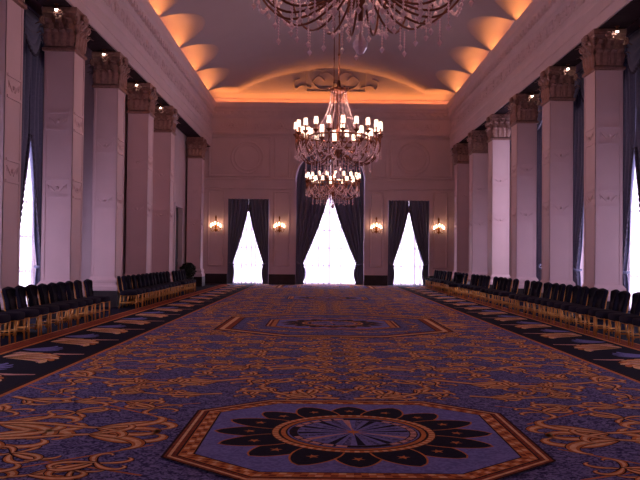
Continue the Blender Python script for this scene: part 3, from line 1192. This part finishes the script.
# ------------------------------------------------------------------ columns
def leaf_mesh(m, base, out, up_h, width, curl_r):
    """An acanthus leaf standing at base, facing direction out (unit xy)."""
    ox, oy = out
    tx, ty = -oy, ox
    rows = []
    for i in range(8):
        t = i / 7
        if t < 0.7:
            z = up_h * t / 0.7
            d = 0.03 + 0.05 * t
        else:
            a = (t - 0.7) / 0.3 * PI * 0.85
            z = up_h + curl_r * math.sin(a) * 0.9
            d = 0.03 + 0.05 * 0.7 + curl_r * (1 - math.cos(a))
        wd = width * (0.75 + 0.5 * math.sin(PI * t) - 0.55 * max(0, t - 0.6) / 0.4) * (1 + 0.12 * (-1) ** i)
        rows.append([(base[0] + ox * (d + 0.035 * (1 - abs(u) * 1.3)) + tx * u * wd,
                      base[1] + oy * (d + 0.035 * (1 - abs(u) * 1.3)) + ty * u * wd, base[2] + z)
                     for u in (-0.5, -0.25, 0, 0.25, 0.5)])
    m.grid(rows)


def column_meshes():
    hx, hy = COLZ['w'] / 2, COLZ['d'] / 2
    pl = MB()
    pl.square_lathe([(0.10, 0.02), (0.10, 0.46), (0.08, 0.48)], 0, 0, hx, hy)
    ba = MB()
    ba.square_lathe([(0.08, 0.48), (0.095, 0.52), (0.095, 0.60), (0.06, 0.64), (0.045, 0.70), (0.06, 0.74), (0.06, 0.79),
                     (0.015, 0.85), (0.0, 0.88)], 0, 0, hx, hy)
    sh = MB()
    sh.square_lathe([(-0.012, 0.88), (-0.012, CAP0)], 0, 0, hx, hy)
    # raised borders leave a sunk panel on every face
    bw = 0.085
    for sx in (-1, 1):
        for a, b_ in ((-hy, -hy + bw), (hy - bw, hy)):
            x0, x1 = sorted((sx * (hx - 0.012), sx * hx))
            sh.box(x0, x1, a, b_, 0.88, CAP0)
    for sy in (-1, 1):
        for a, b_ in ((-hx, -hx + bw), (hx - bw, hx)):
            y0, y1 = sorted((sy * (hy - 0.012), sy * hy))
            sh.box(a, b_, y0, y1, 0.88, CAP0)
    # carved cartouches on the faces at two heights
    for zc in (3.05, 4.62):
        for sy in (-1, 1):
            y = sy * (hy - 0.012)
            for zz in (zc - 0.20, zc + 0.20):
                sh.box(-hx + bw, hx - bw, min(y, y + sy * 0.03), max(y, y + sy * 0.03), zz - 0.025, zz + 0.025)
            sh.ball((0, y, zc), 0.045, 8, 5)
            for s_ in (-1, 1):
                sh.tube([(s_ * 0.06, y, zc - 0.08), (s_ * 0.15, y, zc + 0.02), (s_ * 0.22, y, zc + 0.08), (s_ * 0.20, y, zc - 0.03)],
                        [0.018, 0.024, 0.02, 0.014], 5)
        for sx in (-1, 1):
            x = sx * (hx - 0.012)
            for zz in (zc - 0.20, zc + 0.20):
                sh.box(min(x, x + sx * 0.03), max(x, x + sx * 0.03), -hy + bw, hy - bw, zz - 0.025, zz + 0.025)
            sh.ball((x, 0, zc), 0.045, 8, 5)
            for s_ in (-1, 1):
                sh.tube([(x, s_ * 0.06, zc - 0.08), (x, s_ * 0.17, zc + 0.02), (x, s_ * 0.25, zc + 0.08), (x, s_ * 0.23, zc - 0.03)],
                        [0.018, 0.024, 0.02, 0.014], 5)
    ca = MB()
    H = CAP1 - CAP0
    ca.square_lathe([(0.0, 0), (0.045, 0.02), (0.045, 0.08), (0.0, 0.11), (-0.02, 0.13), (-0.02, 0.62), (0.03, 0.82), (0.05, 0.86)],
                    0, 0, hx, hy)
    ca.square_lathe([(0.04, 0.86), (0.06, 0.89), (0.05, 0.93), (0.06, 0.96), (0.06, H)], 0, 0, hx, hy)
    for (n0, hh, wd, cr, z0, shift) in ((4, 0.30, 0.20, 0.07, 0.12, 0.0), (3, 0.52, 0.22, 0.09, 0.12, 0.0)):
        for sx in (-1, 1):
            for k in range(n0):
                yv = (-hy + (k + 0.5) * 2 * hy / n0)
                leaf_mesh(ca, (sx * (hx - 0.03), yv, z0), (sx, 0), hh, wd * 0.9, cr * 1.35)
        for sy in (-1, 1):
            for k in range(n0):
                xv = (-hx + (k + 0.5) * 2 * hx / n0)
                leaf_mesh(ca, (xv, sy * (hy - 0.03), z0), (0, sy), hh, wd * 0.9, cr * 1.35)
    for sx in (-1, 1):                                       # corner volutes
        for sy in (-1, 1):
            d = Vector((sx, sy)).normalized()
            p0 = Vector((sx * (hx - 0.02), sy * (hy - 0.02)))
            pts = [(p0.x, p0.y, 0.5), (p0.x + d.x * 0.02, p0.y + d.y * 0.02, 0.66)]
            for i in range(14):
                a = PI / 2 - i / 13 * 3.2 * PI
                r = 0.105 * (1 - 0.75 * i / 13)
                cc = p0 + d * 0.055
                pts.append((cc.x + d.x * (r * math.cos(a)), cc.y + d.y * (r * math.cos(a)), 0.72 + r * math.sin(a)))
            ca.tube(pts, 0.032, 5)
    for sx, sy in ((1, 0), (-1, 0), (0, 1), (0, -1)):        # rosettes
        c_ = (sx * (hx + 0.10), sy * (hy + 0.10), 0.86)
        ca.ball(c_, 0.075, 8, 5)
        tx, ty = -sy, sx
        for q in range(6):
            a = q * PI / 3
            ca.ball((c_[0] + tx * 0.09 * math.cos(a), c_[1] + ty * 0.09 * math.cos(a), c_[2] + 0.09 * math.sin(a)), 0.055, 6, 4)
    return (pl.mesh('plinth', M['plinth']), ba.mesh('base_moulding', M['pier']), sh.mesh('shaft', M['pier']),
            ca.mesh('capital', M['capital']))


colm = column_meshes()


def column(x, y, label, group):
    e = empty('column', (x, y, 0))
    tag(e, label, 'column', group)
    part('plinth', colm[0], e)
    part('base_moulding', colm[1], e)
    part('shaft', colm[2], e)
    part('capital', colm[3], e, (0, 0, CAP0))
    return e


lx = LF - COLZ['w'] / 2
rx = RF + COLZ['w'] / 2
LL = ['white square column nearest the camera on the left, cut by the photo edge',
      'second white square column on the left, beside the bright window sliver',
      'third white square column on the left, in front of a gap in the chairs',
      'fourth white square column from the camera on the left',
      'fifth white square column on the left, last before the dark door',
      'white square column on the left, between the dark door and the end wall']
for y, l in zip(LEFT_COLS, LL):
    column(lx, y + COLZ['d'] / 2, l, 'columns along the left wall')
RL = ['white square column on the right, nearest the camera and outside the photo',
      'white square column nearest the camera in view on the right, beside a dark curtain',
      'second white square column in view on the right, left of the window sliver',
      'third white square column in view on the right, counted from the camera',
      'fourth column in view on the right, its white face brightly lit by daylight',
      'second white square column from the end wall on the right',
      'white square column on the right, beside the end wall']
for y, l in zip(RIGHT_COLS[1:], RL[1:]):
    column(rx, y + COLZ['d'] / 2, l, 'columns along the right wall')

# small spotlights on the capitals, tucked behind the entablature
sp = MB()
sp.lathe([(0.06, 0.02), (0.06, 0.015), (0.03, 0.0), (0.03, -0.03), (0.045, -0.05), (0.048, -0.10)][::-1], 10)
sp_me = sp.mesh('spotlight_body', M['bronze'])
sl = MB()
sl.ball((0, 0, -0.105), 0.036, 8, 6)
sl_me = sl.mesh('lens', M['spot'])


def spotlight(x, y, label, group):
    e = empty('spotlight', (x, y, ENT0 - 0.05))
    tag(e, label, 'spotlight', group)
    part('housing', sp_me, e)
    part('lens', sl_me, e)


for y, l in zip(LEFT_COLS[:5], ['first', 'second', 'third', 'fourth', 'fifth']):
    spotlight(lx - 0.02, y - 0.20, 'tiny lit spotlight under the soffit before the %s left column from the camera' % l, 'left spotlights')
for y, l in zip(RIGHT_COLS[1:4], ['first', 'second', 'third']):
    spotlight(rx + 0.12, y - 0.20, 'tiny lit spotlight under the soffit before the %s right column from the camera' % l, 'right spotlights')

# ------------------------------------------------------------------ chandeliers
NA = 24


def beads(path, r):
    m = MB()
    string_of(m, path, r)
    return m


def chandelier_meshes():
    d = {}
    m = MB()
    m.tube([(0, 0, 5.55), (0, 0, 11.2)], 0.017, 6)
    for q in range(6):
        m.ball((0, 0, 6.2 + q * 0.9), 0.032, 6, 4)
    d['rod'] = m.mesh('rod', M['bronze'], True)
    m = MB()
    m.lathe([(0.05, 5.10), (0.07, 5.18), (0.10, 5.24), (0.09, 5.28), (0.19, 5.33), (0.21, 5.38), (0.17, 5.41), (0.05, 5.45), (0.03, 5.60)], 16)
    for k in range(12):
        a = k * PI / 6
        m.tube([(0.19 * math.cos(a), 0.19 * math.sin(a), 5.37), (0.25 * math.cos(a), 0.25 * math.sin(a), 5.42),
                (0.27 * math.cos(a), 0.27 * math.sin(a), 5.38)], 0.012, 5)
    d['crown'] = m.mesh('crown', M['bronze'], True)
    m = MB()
    m.lathe([(0.02, 5.2), (0.025, 4.6), (0.05, 4.52), (0.06, 4.42), (0.04, 4.30), (0.03, 4.2), (0.06, 4.12), (0.085, 4.02),
             (0.075, 3.92), (0.04, 3.84), (0.045, 3.78), (0.03, 3.70), (0.02, 3.60)], 14)
    d['stem'] = m.mesh('stem', M['bronze'], True)
    m = MB()
    m.lathe([(0.004, 3.62), (0.02, 3.55), (0.012, 3.50), (0.03, 3.47), (0.062, 3.41), (0.062, 3.36), (0.03, 3.31), (0.003, 3.30)], 10)
    d['finial'] = m.mesh('finial', M['crystal'])
    m = MB()
    for rr, z in ((0.70, 4.28), (0.46, 4.10)):
        m.tube([(rr * math.cos(2 * PI * k / 48), rr * math.sin(2 * PI * k / 48), z) for k in range(48)], 0.02, 6, closed=True)
    d['ring'] = m.mesh('ring', M['bronze'], True)
    for nm, pts, cup in (('arm', [(0.06, 0, 4.02), (0.20, 0, 3.86), (0.46, 0, 3.69), (0.70, 0, 3.67), (0.90, 0, 3.84), (0.985, 0, 4.08),
                                  (0.93, 0, 4.24), (0.90, 0, 4.16), (0.94, 0, 4.12)], (0.985, 4.31)),
                         ('arm2', [(0.04, 0, 4.16), (0.24, 0, 4.00), (0.48, 0, 3.88), (0.66, 0, 3.92), (0.755, 0, 4.09), (0.74, 0, 4.16)],
                          (0.76, 4.16))):
        m = MB()
        m.tube(crom(pts, 5), 0.0115, 6)
        m.tube(crom([pts[-4], (cup[0], 0, cup[1])], 3), 0.014, 6)
        m.lathe([(0.012, cup[1] - 0.06), (0.03, cup[1] - 0.03), (0.065, cup[1]), (0.07, cup[1] + 0.02), (0.02, cup[1] + 0.03),
                 (0.018, cup[1] + 0.15)], 8, (cup[0], 0))
        d[nm] = m.mesh('arm', M['bronze'], True)
    m = MB()
    m.lathe([(0.052, 0.0), (0.048, 0.08), (0.042, 0.155), (0.02, 0.157)], 10, cap=True)
    d['shade'] = m.mesh('lamp_shade', M['shade'], True)
    # bead strand from crown to ring
    path = []
    for i in range(27):
        t = i / 26
        r = 0.18 + 0.52 * t ** 1.7
        path.append((r, 0, 5.34 - 1.06 * t - 0.10 * math.sin(PI * t)))
    d['strand'] = beads(path, 0.0075).mesh('bead_strand', M['crystal'])
    # swag between neighbouring arms
    path = []
    for i in range(15):
        t = i / 14
        a = (t - 0.5) * 2 * PI / 12
        path.append((0.93 * math.cos(a), 0.93 * math.sin(a), 4.12 - 0.24 * math.sin(PI * t)))
    d['swag'] = beads(path, 0.020).mesh('bead_swag', M['crystal'])
    path = []
    for i in range(15):
        t = i / 14
        a = (t - 0.5) * 2 * PI / 8
        path.append((0.52 * math.cos(a), 0.52 * math.sin(a), 3.92 - 0.22 * math.sin(PI * t)))
    d['swag2'] = beads(path, 0.020).mesh('bead_swag', M['crystal'])
    for nm, L in (('pend', 0.19), ('pend_long', 0.21)):
        m = MB()
        n = int(L / 0.026)
        P, R = [], []
        for i in range(n):
            for t, rr in ((0.0, 0.0135), (0.5, 0.003)):
                P.append((0, 0, -(i + t) * 0.026))
                R.append(rr)
        P += [(0, 0, -L - 0.0), (0, 0, -L - 0.03), (0, 0, -L - 0.065)]
        R += [0.004, 0.027, 0.002]
        m.tube(P, R, 6)
        d[nm] = m.mesh('crystal_pendant', M['crystal'])
    return d


CM = chandelier_meshes()


bulb_d = bpy.data.lights.new('bulb', 'POINT')
bulb_d.energy = BULB_W
bulb_d.color = WARM
bulb_d.shadow_soft_size = 0.02


def make_chandelier():
    e = empty('chandelier', (0, 0, 0))
    for nm in ('rod', 'crown', 'stem', 'finial', 'ring'):
        part(nm, CM[nm], e)
    n1 = 20
    for k in range(n1):
        a = 2 * PI * (k + 0.25) / n1
        arm = part('arm', CM['arm'], e, rz=a)
        part('lamp_shade', CM['shade'], arm, (0.985, 0, 4.45))
        part('bulb', bulb_d, arm, (0.985, 0, 4.635 if k % 2 == 0 else 4.41))
        part('crystal_pendant', CM['pend'], e, (1.0 * math.cos(a), 1.0 * math.sin(a), 4.02))
        a2 = a + PI / n1
        part('crystal_pendant', CM['pend_long'], e, (0.62 * math.cos(a2), 0.62 * math.sin(a2), 3.74))
    n2 = 10
    for k in range(n2):
        a = 2 * PI * (k + 0.5) / n2
        arm = part('arm', CM['arm2'], e, rz=a + 0.1)
        part('lamp_shade', CM['shade'], arm, (0.76, 0, 4.30))
        part('crystal_pendant', CM['pend'], e, (0.78 * math.cos(a), 0.78 * math.sin(a), 3.70))
    for k in range(16):
        part('bead_strand', CM['strand'], e, rz=2 * PI * k / 16)
    for k in range(12):
        part('bead_swag', CM['swag'], e, rz=2 * PI * k / 12)
        part('bead_swag', CM['swag'], e, (0, 0, -0.13), rz=2 * PI * (k + 0.5) / 12)
    for k in range(8):
        part('bead_swag', CM['swag2'], e, rz=2 * PI * k / 8)
        part('bead_swag', CM['swag2'], e, (0, 0, 0.2), rz=2 * PI * (k + 0.5) / 8)
    for k in range(10):
        a = 2 * PI * k / 10
        part('crystal_pendant', CM['pend_long'], e, (0.30 * math.cos(a), 0.30 * math.sin(a), 3.76))
    return e


ch = make_chandelier()
for i, (x, y, l) in enumerate([(0.34, 6.8, 'crystal chandelier nearest the camera, cut off by the top edge of the photo'),
                               (0.40, 17.8, 'whole bronze crystal chandelier with white shades hanging in the middle of the room'),
                               (0.46, 28.6, 'farthest crystal chandelier, seen below the middle one against the arched window')]):
    o = ch if i == 0 else copy_tree(ch)
    o.location = (x, y, 0)
    o.rotation_euler.z = 0.0
    tag(o, l, 'chandelier', 'crystal chandeliers down the room')

# ------------------------------------------------------------------ wall sconces on the end wall
def sconce_meshes():
    d = {}
    m = MB()
    m.lathe([(0.02, -0.22), (0.06, -0.16), (0.045, -0.06), (0.075, 0.05), (0.05, 0.16), (0.025, 0.3), (0.03, 0.48), (0.05, 0.55),
             (0.02, 0.66)], 10)
    d['back'] = m.mesh('backplate', M['brass'], True)
    m = MB()
    m.tube(crom([(0.03, 0, -0.06), (0.14, 0, -0.17), (0.23, 0, -0.15), (0.27, 0, -0.02)], 5), 0.016, 6)
    m.lathe([(0.01, -0.02), (0.04, 0.0), (0.045, 0.02), (0.018, 0.03), (0.016, 0.07)], 8, (0.27, 0))
    d['arm'] = m.mesh('arm', M['brass'], True)
    m = MB()
    m.lathe([(0.030, 0.05), (0.038, 0.08), (0.026, 0.19), (0.006, 0.23)], 8)
    d['shade'] = m.mesh('lamp_shade', M['flame'], True)
    m = MB()
    for i in range(4):
        m.gem((0, 0, -0.24 - 0.03 * i), 0.016)
    m.gem((0, 0, -0.40), 0.035, 1.6)
    d['drop'] = m.mesh('crystal_drop', M['crystal'])
    return d


SM = sconce_meshes()
e = empty('wall_sconce', (0, 0, 0))
part('backplate', SM['back'], e)
part('crystal_drop', SM['drop'], e)
for k in range(5):
    a = -PI / 2 + (k - 2) * PI / 5.2
    arm = part('arm', SM['arm'], e, rz=a)
    part('lamp_shade', SM['shade'], arm, (0.27, 0, 0.0))
    arm.location.z = (-0.02, 0.05, 0.10, 0.05, -0.02)[k]
for i, (x, l) in enumerate([(-5.54, 'lit brass wall sconce left of the left small window'),
                            (-2.16, 'lit brass wall sconce between the left small window and the arched window'),
                            (2.98, 'lit brass wall sconce between the arched window and the right small window'),
                            (6.30, 'lit brass wall sconce right of the right small window')]):
    o = e if i == 0 else copy_tree(e)
    o.location = (x, YB - 0.10, 3.0)
    tag(o, l, 'wall lamp', 'sconces on the end wall')


# ------------------------------------------------------------------ banquet chairs
def chair_meshes():
    d = {}
    # local frame: front is +x, width along y
    m = MB()
    P = []
    n = 9
    outline = []
    for i in range(28):
        a = 2 * PI * i / 28
        ca, sa = math.cos(a), math.sin(a)
        sx = 0.235 * math.copysign(abs(ca) ** 0.45, ca)
        sy = 0.245 * math.copysign(abs(sa) ** 0.45, sa)
        outline.append((sx, sy))
    prof = [(0.94, 0.375), (1.0, 0.39), (1.0, 0.465), (0.96, 0.487), (0.80, 0.500), (0.4, 0.505)]
    vs, fs = [], []
    for s_, z in prof:
        vs += [(x * s_, y * s_, z) for x, y in outline]
    q = len(outline)
    for i in range(len(prof) - 1):
        for k in range(q):
            fs.append((i * q + k, i * q + (k + 1) % q, (i + 1) * q + (k + 1) % q, (i + 1) * q + k))
    fs.append(tuple(range(q - 1, -1, -1)))
    fs.append(tuple((len(prof) - 1) * q + k for k in range(q)))
    m.add(vs, fs)
    d['seat'] = m.mesh('seat', M['navy'], True)
    # waisted back with a crested top
    half = [(0.0, 0.47), (0.12, 0.47), (0.175, 0.49), (0.172, 0.56), (0.168, 0.64), (0.178, 0.72), (0.202, 0.79), (0.222, 0.85),
            (0.232, 0.895), (0.226, 0.925), (0.185, 0.930), (0.120, 0.945), (0.0, 0.962)]
    out = [(-y, z) for y, z in reversed(half[1:])] + half[:-1]
    out = [(y, z) for y, z in half] + [(-y, z) for y, z in reversed(half[1:-1])]
    cx = lambda z: -0.205 - (z - 0.5) * 0.16
    m = MB()
    vs, fs = [], []
    zc = 0.70
    out = [(y * 0.88, 0.47 + (z - 0.47) * 0.88) for y, z in out]
    for s_, dx in ((0.86, 0.045), (0.97, 0.036), (1.0, 0.016), (1.0, -0.018), (0.97, -0.034), (0.86, -0.040)):
        for y, z in out:
            zz = zc + (z - zc) * s_
            vs.append((cx(zz) + dx, y * s_, zz))
    q = len(out)
    for i in range(5):
        for k in range(q):
            fs.append((i * q + k, (i * q + (k + 1) % q), ((i + 1) * q + (k + 1) % q), (i + 1) * q + k))
    fs.append(tuple(range(q)))
    fs.append(tuple(5 * q + k for k in range(q - 1, -1, -1)))
    m.add(vs, fs)
    d['backrest'] = m.mesh('backrest', M['navy'], True)
    m = MB()
    side = crom([(-0.205, 0.16, 0.42), (cx(0.5) - 0.045, 0.145, 0.5), (cx(0.64) - 0.05, 0.140, 0.64),
                 (cx(0.75) - 0.045, 0.165, 0.75), (cx(0.84) - 0.04, 0.19, 0.84)], 3)
    m.tube(list(reversed(side)) + [(x, -y, z) for x, y, z in side], 0.012, 6)
    d['back_frame'] = m.mesh('back_frame', M['gold'], True)
    m = MB()
    m.tube([(0.195, -0.20, 0.37), (0.195, 0.20, 0.37), (-0.195, 0.20, 0.37), (-0.195, -0.20, 0.37)], 0.013, 6, closed=True)
    for s_ in (-1, 1):
        m.tube([(0.2, s_ * 0.20, 0.16), (-0.215, s_ * 0.19, 0.16)], 0.009, 6)
    d['frame'] = m.mesh('seat_frame', M['gold'], True)
    m = MB()
    m.tube([(0.195, 0, 0.38), (0.20, 0, 0.2), (0.205, 0, 0.012)], [0.019, 0.017, 0.015], 6)
    d['fleg'] = m.mesh('leg', M['gold'], True)
    m = MB()
    m.tube([(-0.195, 0, 0.38), (-0.215, 0, 0.2), (-0.25, 0, 0.012)], [0.019, 0.017, 0.015], 6)
    d['rleg'] = m.mesh('leg', M['gold'], True)
    return d


HM = chair_meshes()


def make_chair():
    e = empty('banquet_chair', (0, 0, 0))
    for nm, key in (('seat', 'seat'), ('backrest', 'backrest'), ('back_frame', 'back_frame'), ('seat_frame', 'frame')):
        part(nm, HM[key], e)
    for s_ in (-1, 1):
        part('leg', HM['fleg'], e, (0, s_ * 0.20, 0))
        part('leg', HM['rleg'], e, (0, s_ * 0.195, 0))
    return e


chair0 = make_chair()
first_chair = [True]


def place_chair(x, y, rz, label, group):
    o = chair0 if first_chair[0] else copy_tree(chair0)
    first_chair[0] = False
    o.location = (x, y, 0.02)
    o.rotation_euler.z = rz
    tag(o, label, 'chair', group)
    return o


def lin(a, b_, n):
    return [a + (b_ - a) * i / max(1, n - 1) for i in range(n)]


rj = random.Random(3)
# left wall: near run, then a gap at the third column, then the far run
near_l = [12.35, 12.95] + [13.57, 14.16, 14.68, 15.2, 15.77, 16.3, 16.85, 17.46, 18.2]
for i, y in enumerate(near_l):
    place_chair(-5.22 + rj.uniform(-0.02, 0.02), y, rj.uniform(-0.06, 0.06),
                'navy banquet chair with gold legs, %s from the camera in the near left row' % ORD[i], 'near left row of chairs')
far_l = lin(21.2, 28.3, 13) + lin(29.5, 32.0, 5)
for i, y in enumerate(far_l):
    place_chair(-5.26 - 0.006 * i + rj.uniform(-0.02, 0.02), y, (0.22 if i == 0 else rj.uniform(-0.06, 0.06)),
                'navy banquet chair with gold legs, %s past the gap in the left row' % ORD[i], 'far left row of chairs')
# right wall: one long row with small gaps
runs = [([13.0, 13.56, 14.12, 14.66, 15.2, 15.74, 16.28, 16.84, 17.4, 17.94, 18.48, 19.02, 19.56, 20.4, 20.95, 21.5], 'near run', 'nearest run'),
        (lin(22.8, 25.4, 5), 'second run', 'second run'),
        (lin(26.6, 29.0, 5), 'third run', 'third run'),
        (lin(29.9, 33.0, 6), 'fourth run', 'fourth run'),
        (lin(34.2, 38.6, 8), 'end-wall run', 'last run, by the end wall')]
for ys_, g, long_ in runs:
    for i, y in enumerate(ys_):
        rz = PI + rj.uniform(-0.10, 0.10)
        x = 5.55 + rj.uniform(-0.03, 0.03)
        if g == 'fourth run' and i == 0:
            x, rz = 5.30, PI + 0.75                        # pulled out of line, turned to the camera
        place_chair(x, y, rz, 'navy banquet chair, %s from the camera in the %s of the right row' % (ORD[i], g),
                    long_ + ' of chairs along the right wall')

# ------------------------------------------------------------------ round plant by the far end of the left wall
pl = empty('potted_shrub', (-6.15, 36.0, 0.02))
tag(pl, 'dark round bushy plant in a dark pot beside the left door', 'plant')
m = MB()
m.lathe([(0.16, 0.0), (0.20, 0.04), (0.25, 0.42), (0.27, 0.44), (0.27, 0.48), (0.23, 0.48), (0.22, 0.44)], 16)
m.build('pot', M['pot'], pl, smooth=True)
m = MB()
for k in range(5):
    a = k * 1.256
    m.tube([(0.05 * math.cos(a), 0.05 * math.sin(a), 0.42), (0.12 * math.cos(a), 0.12 * math.sin(a), 0.75)], 0.012, 5)
m.build('stem', M['pot'], pl)
m = MB()
r5 = random.Random(5)
m.ball((0, 0, 0.80), 0.27, 12, 8)
for k in range(1100):
    z = r5.uniform(-1, 1)
    a = r5.uniform(0, 2 * PI)
    rr = math.sqrt(1 - z * z) * r5.uniform(0.65, 1)
    p = Vector((0.36 * rr * math.cos(a), 0.36 * rr * math.sin(a), 0.80 + 0.30 * z))
    d = Vector((rr * math.cos(a), rr * math.sin(a), z + 0.3)).normalized()
    t = d.orthogonal().normalized()
    t = Matrix.Rotation(r5.uniform(0, 6.28), 3, d) @ t
    L = r5.uniform(0.05, 0.09)
    q = p + d * L * 0.5
    m.add([p, q + t * 0.022, p + d * L, q - t * 0.022], [(0, 1, 2, 3)])
m.build('foliage', M['leaf'], pl)
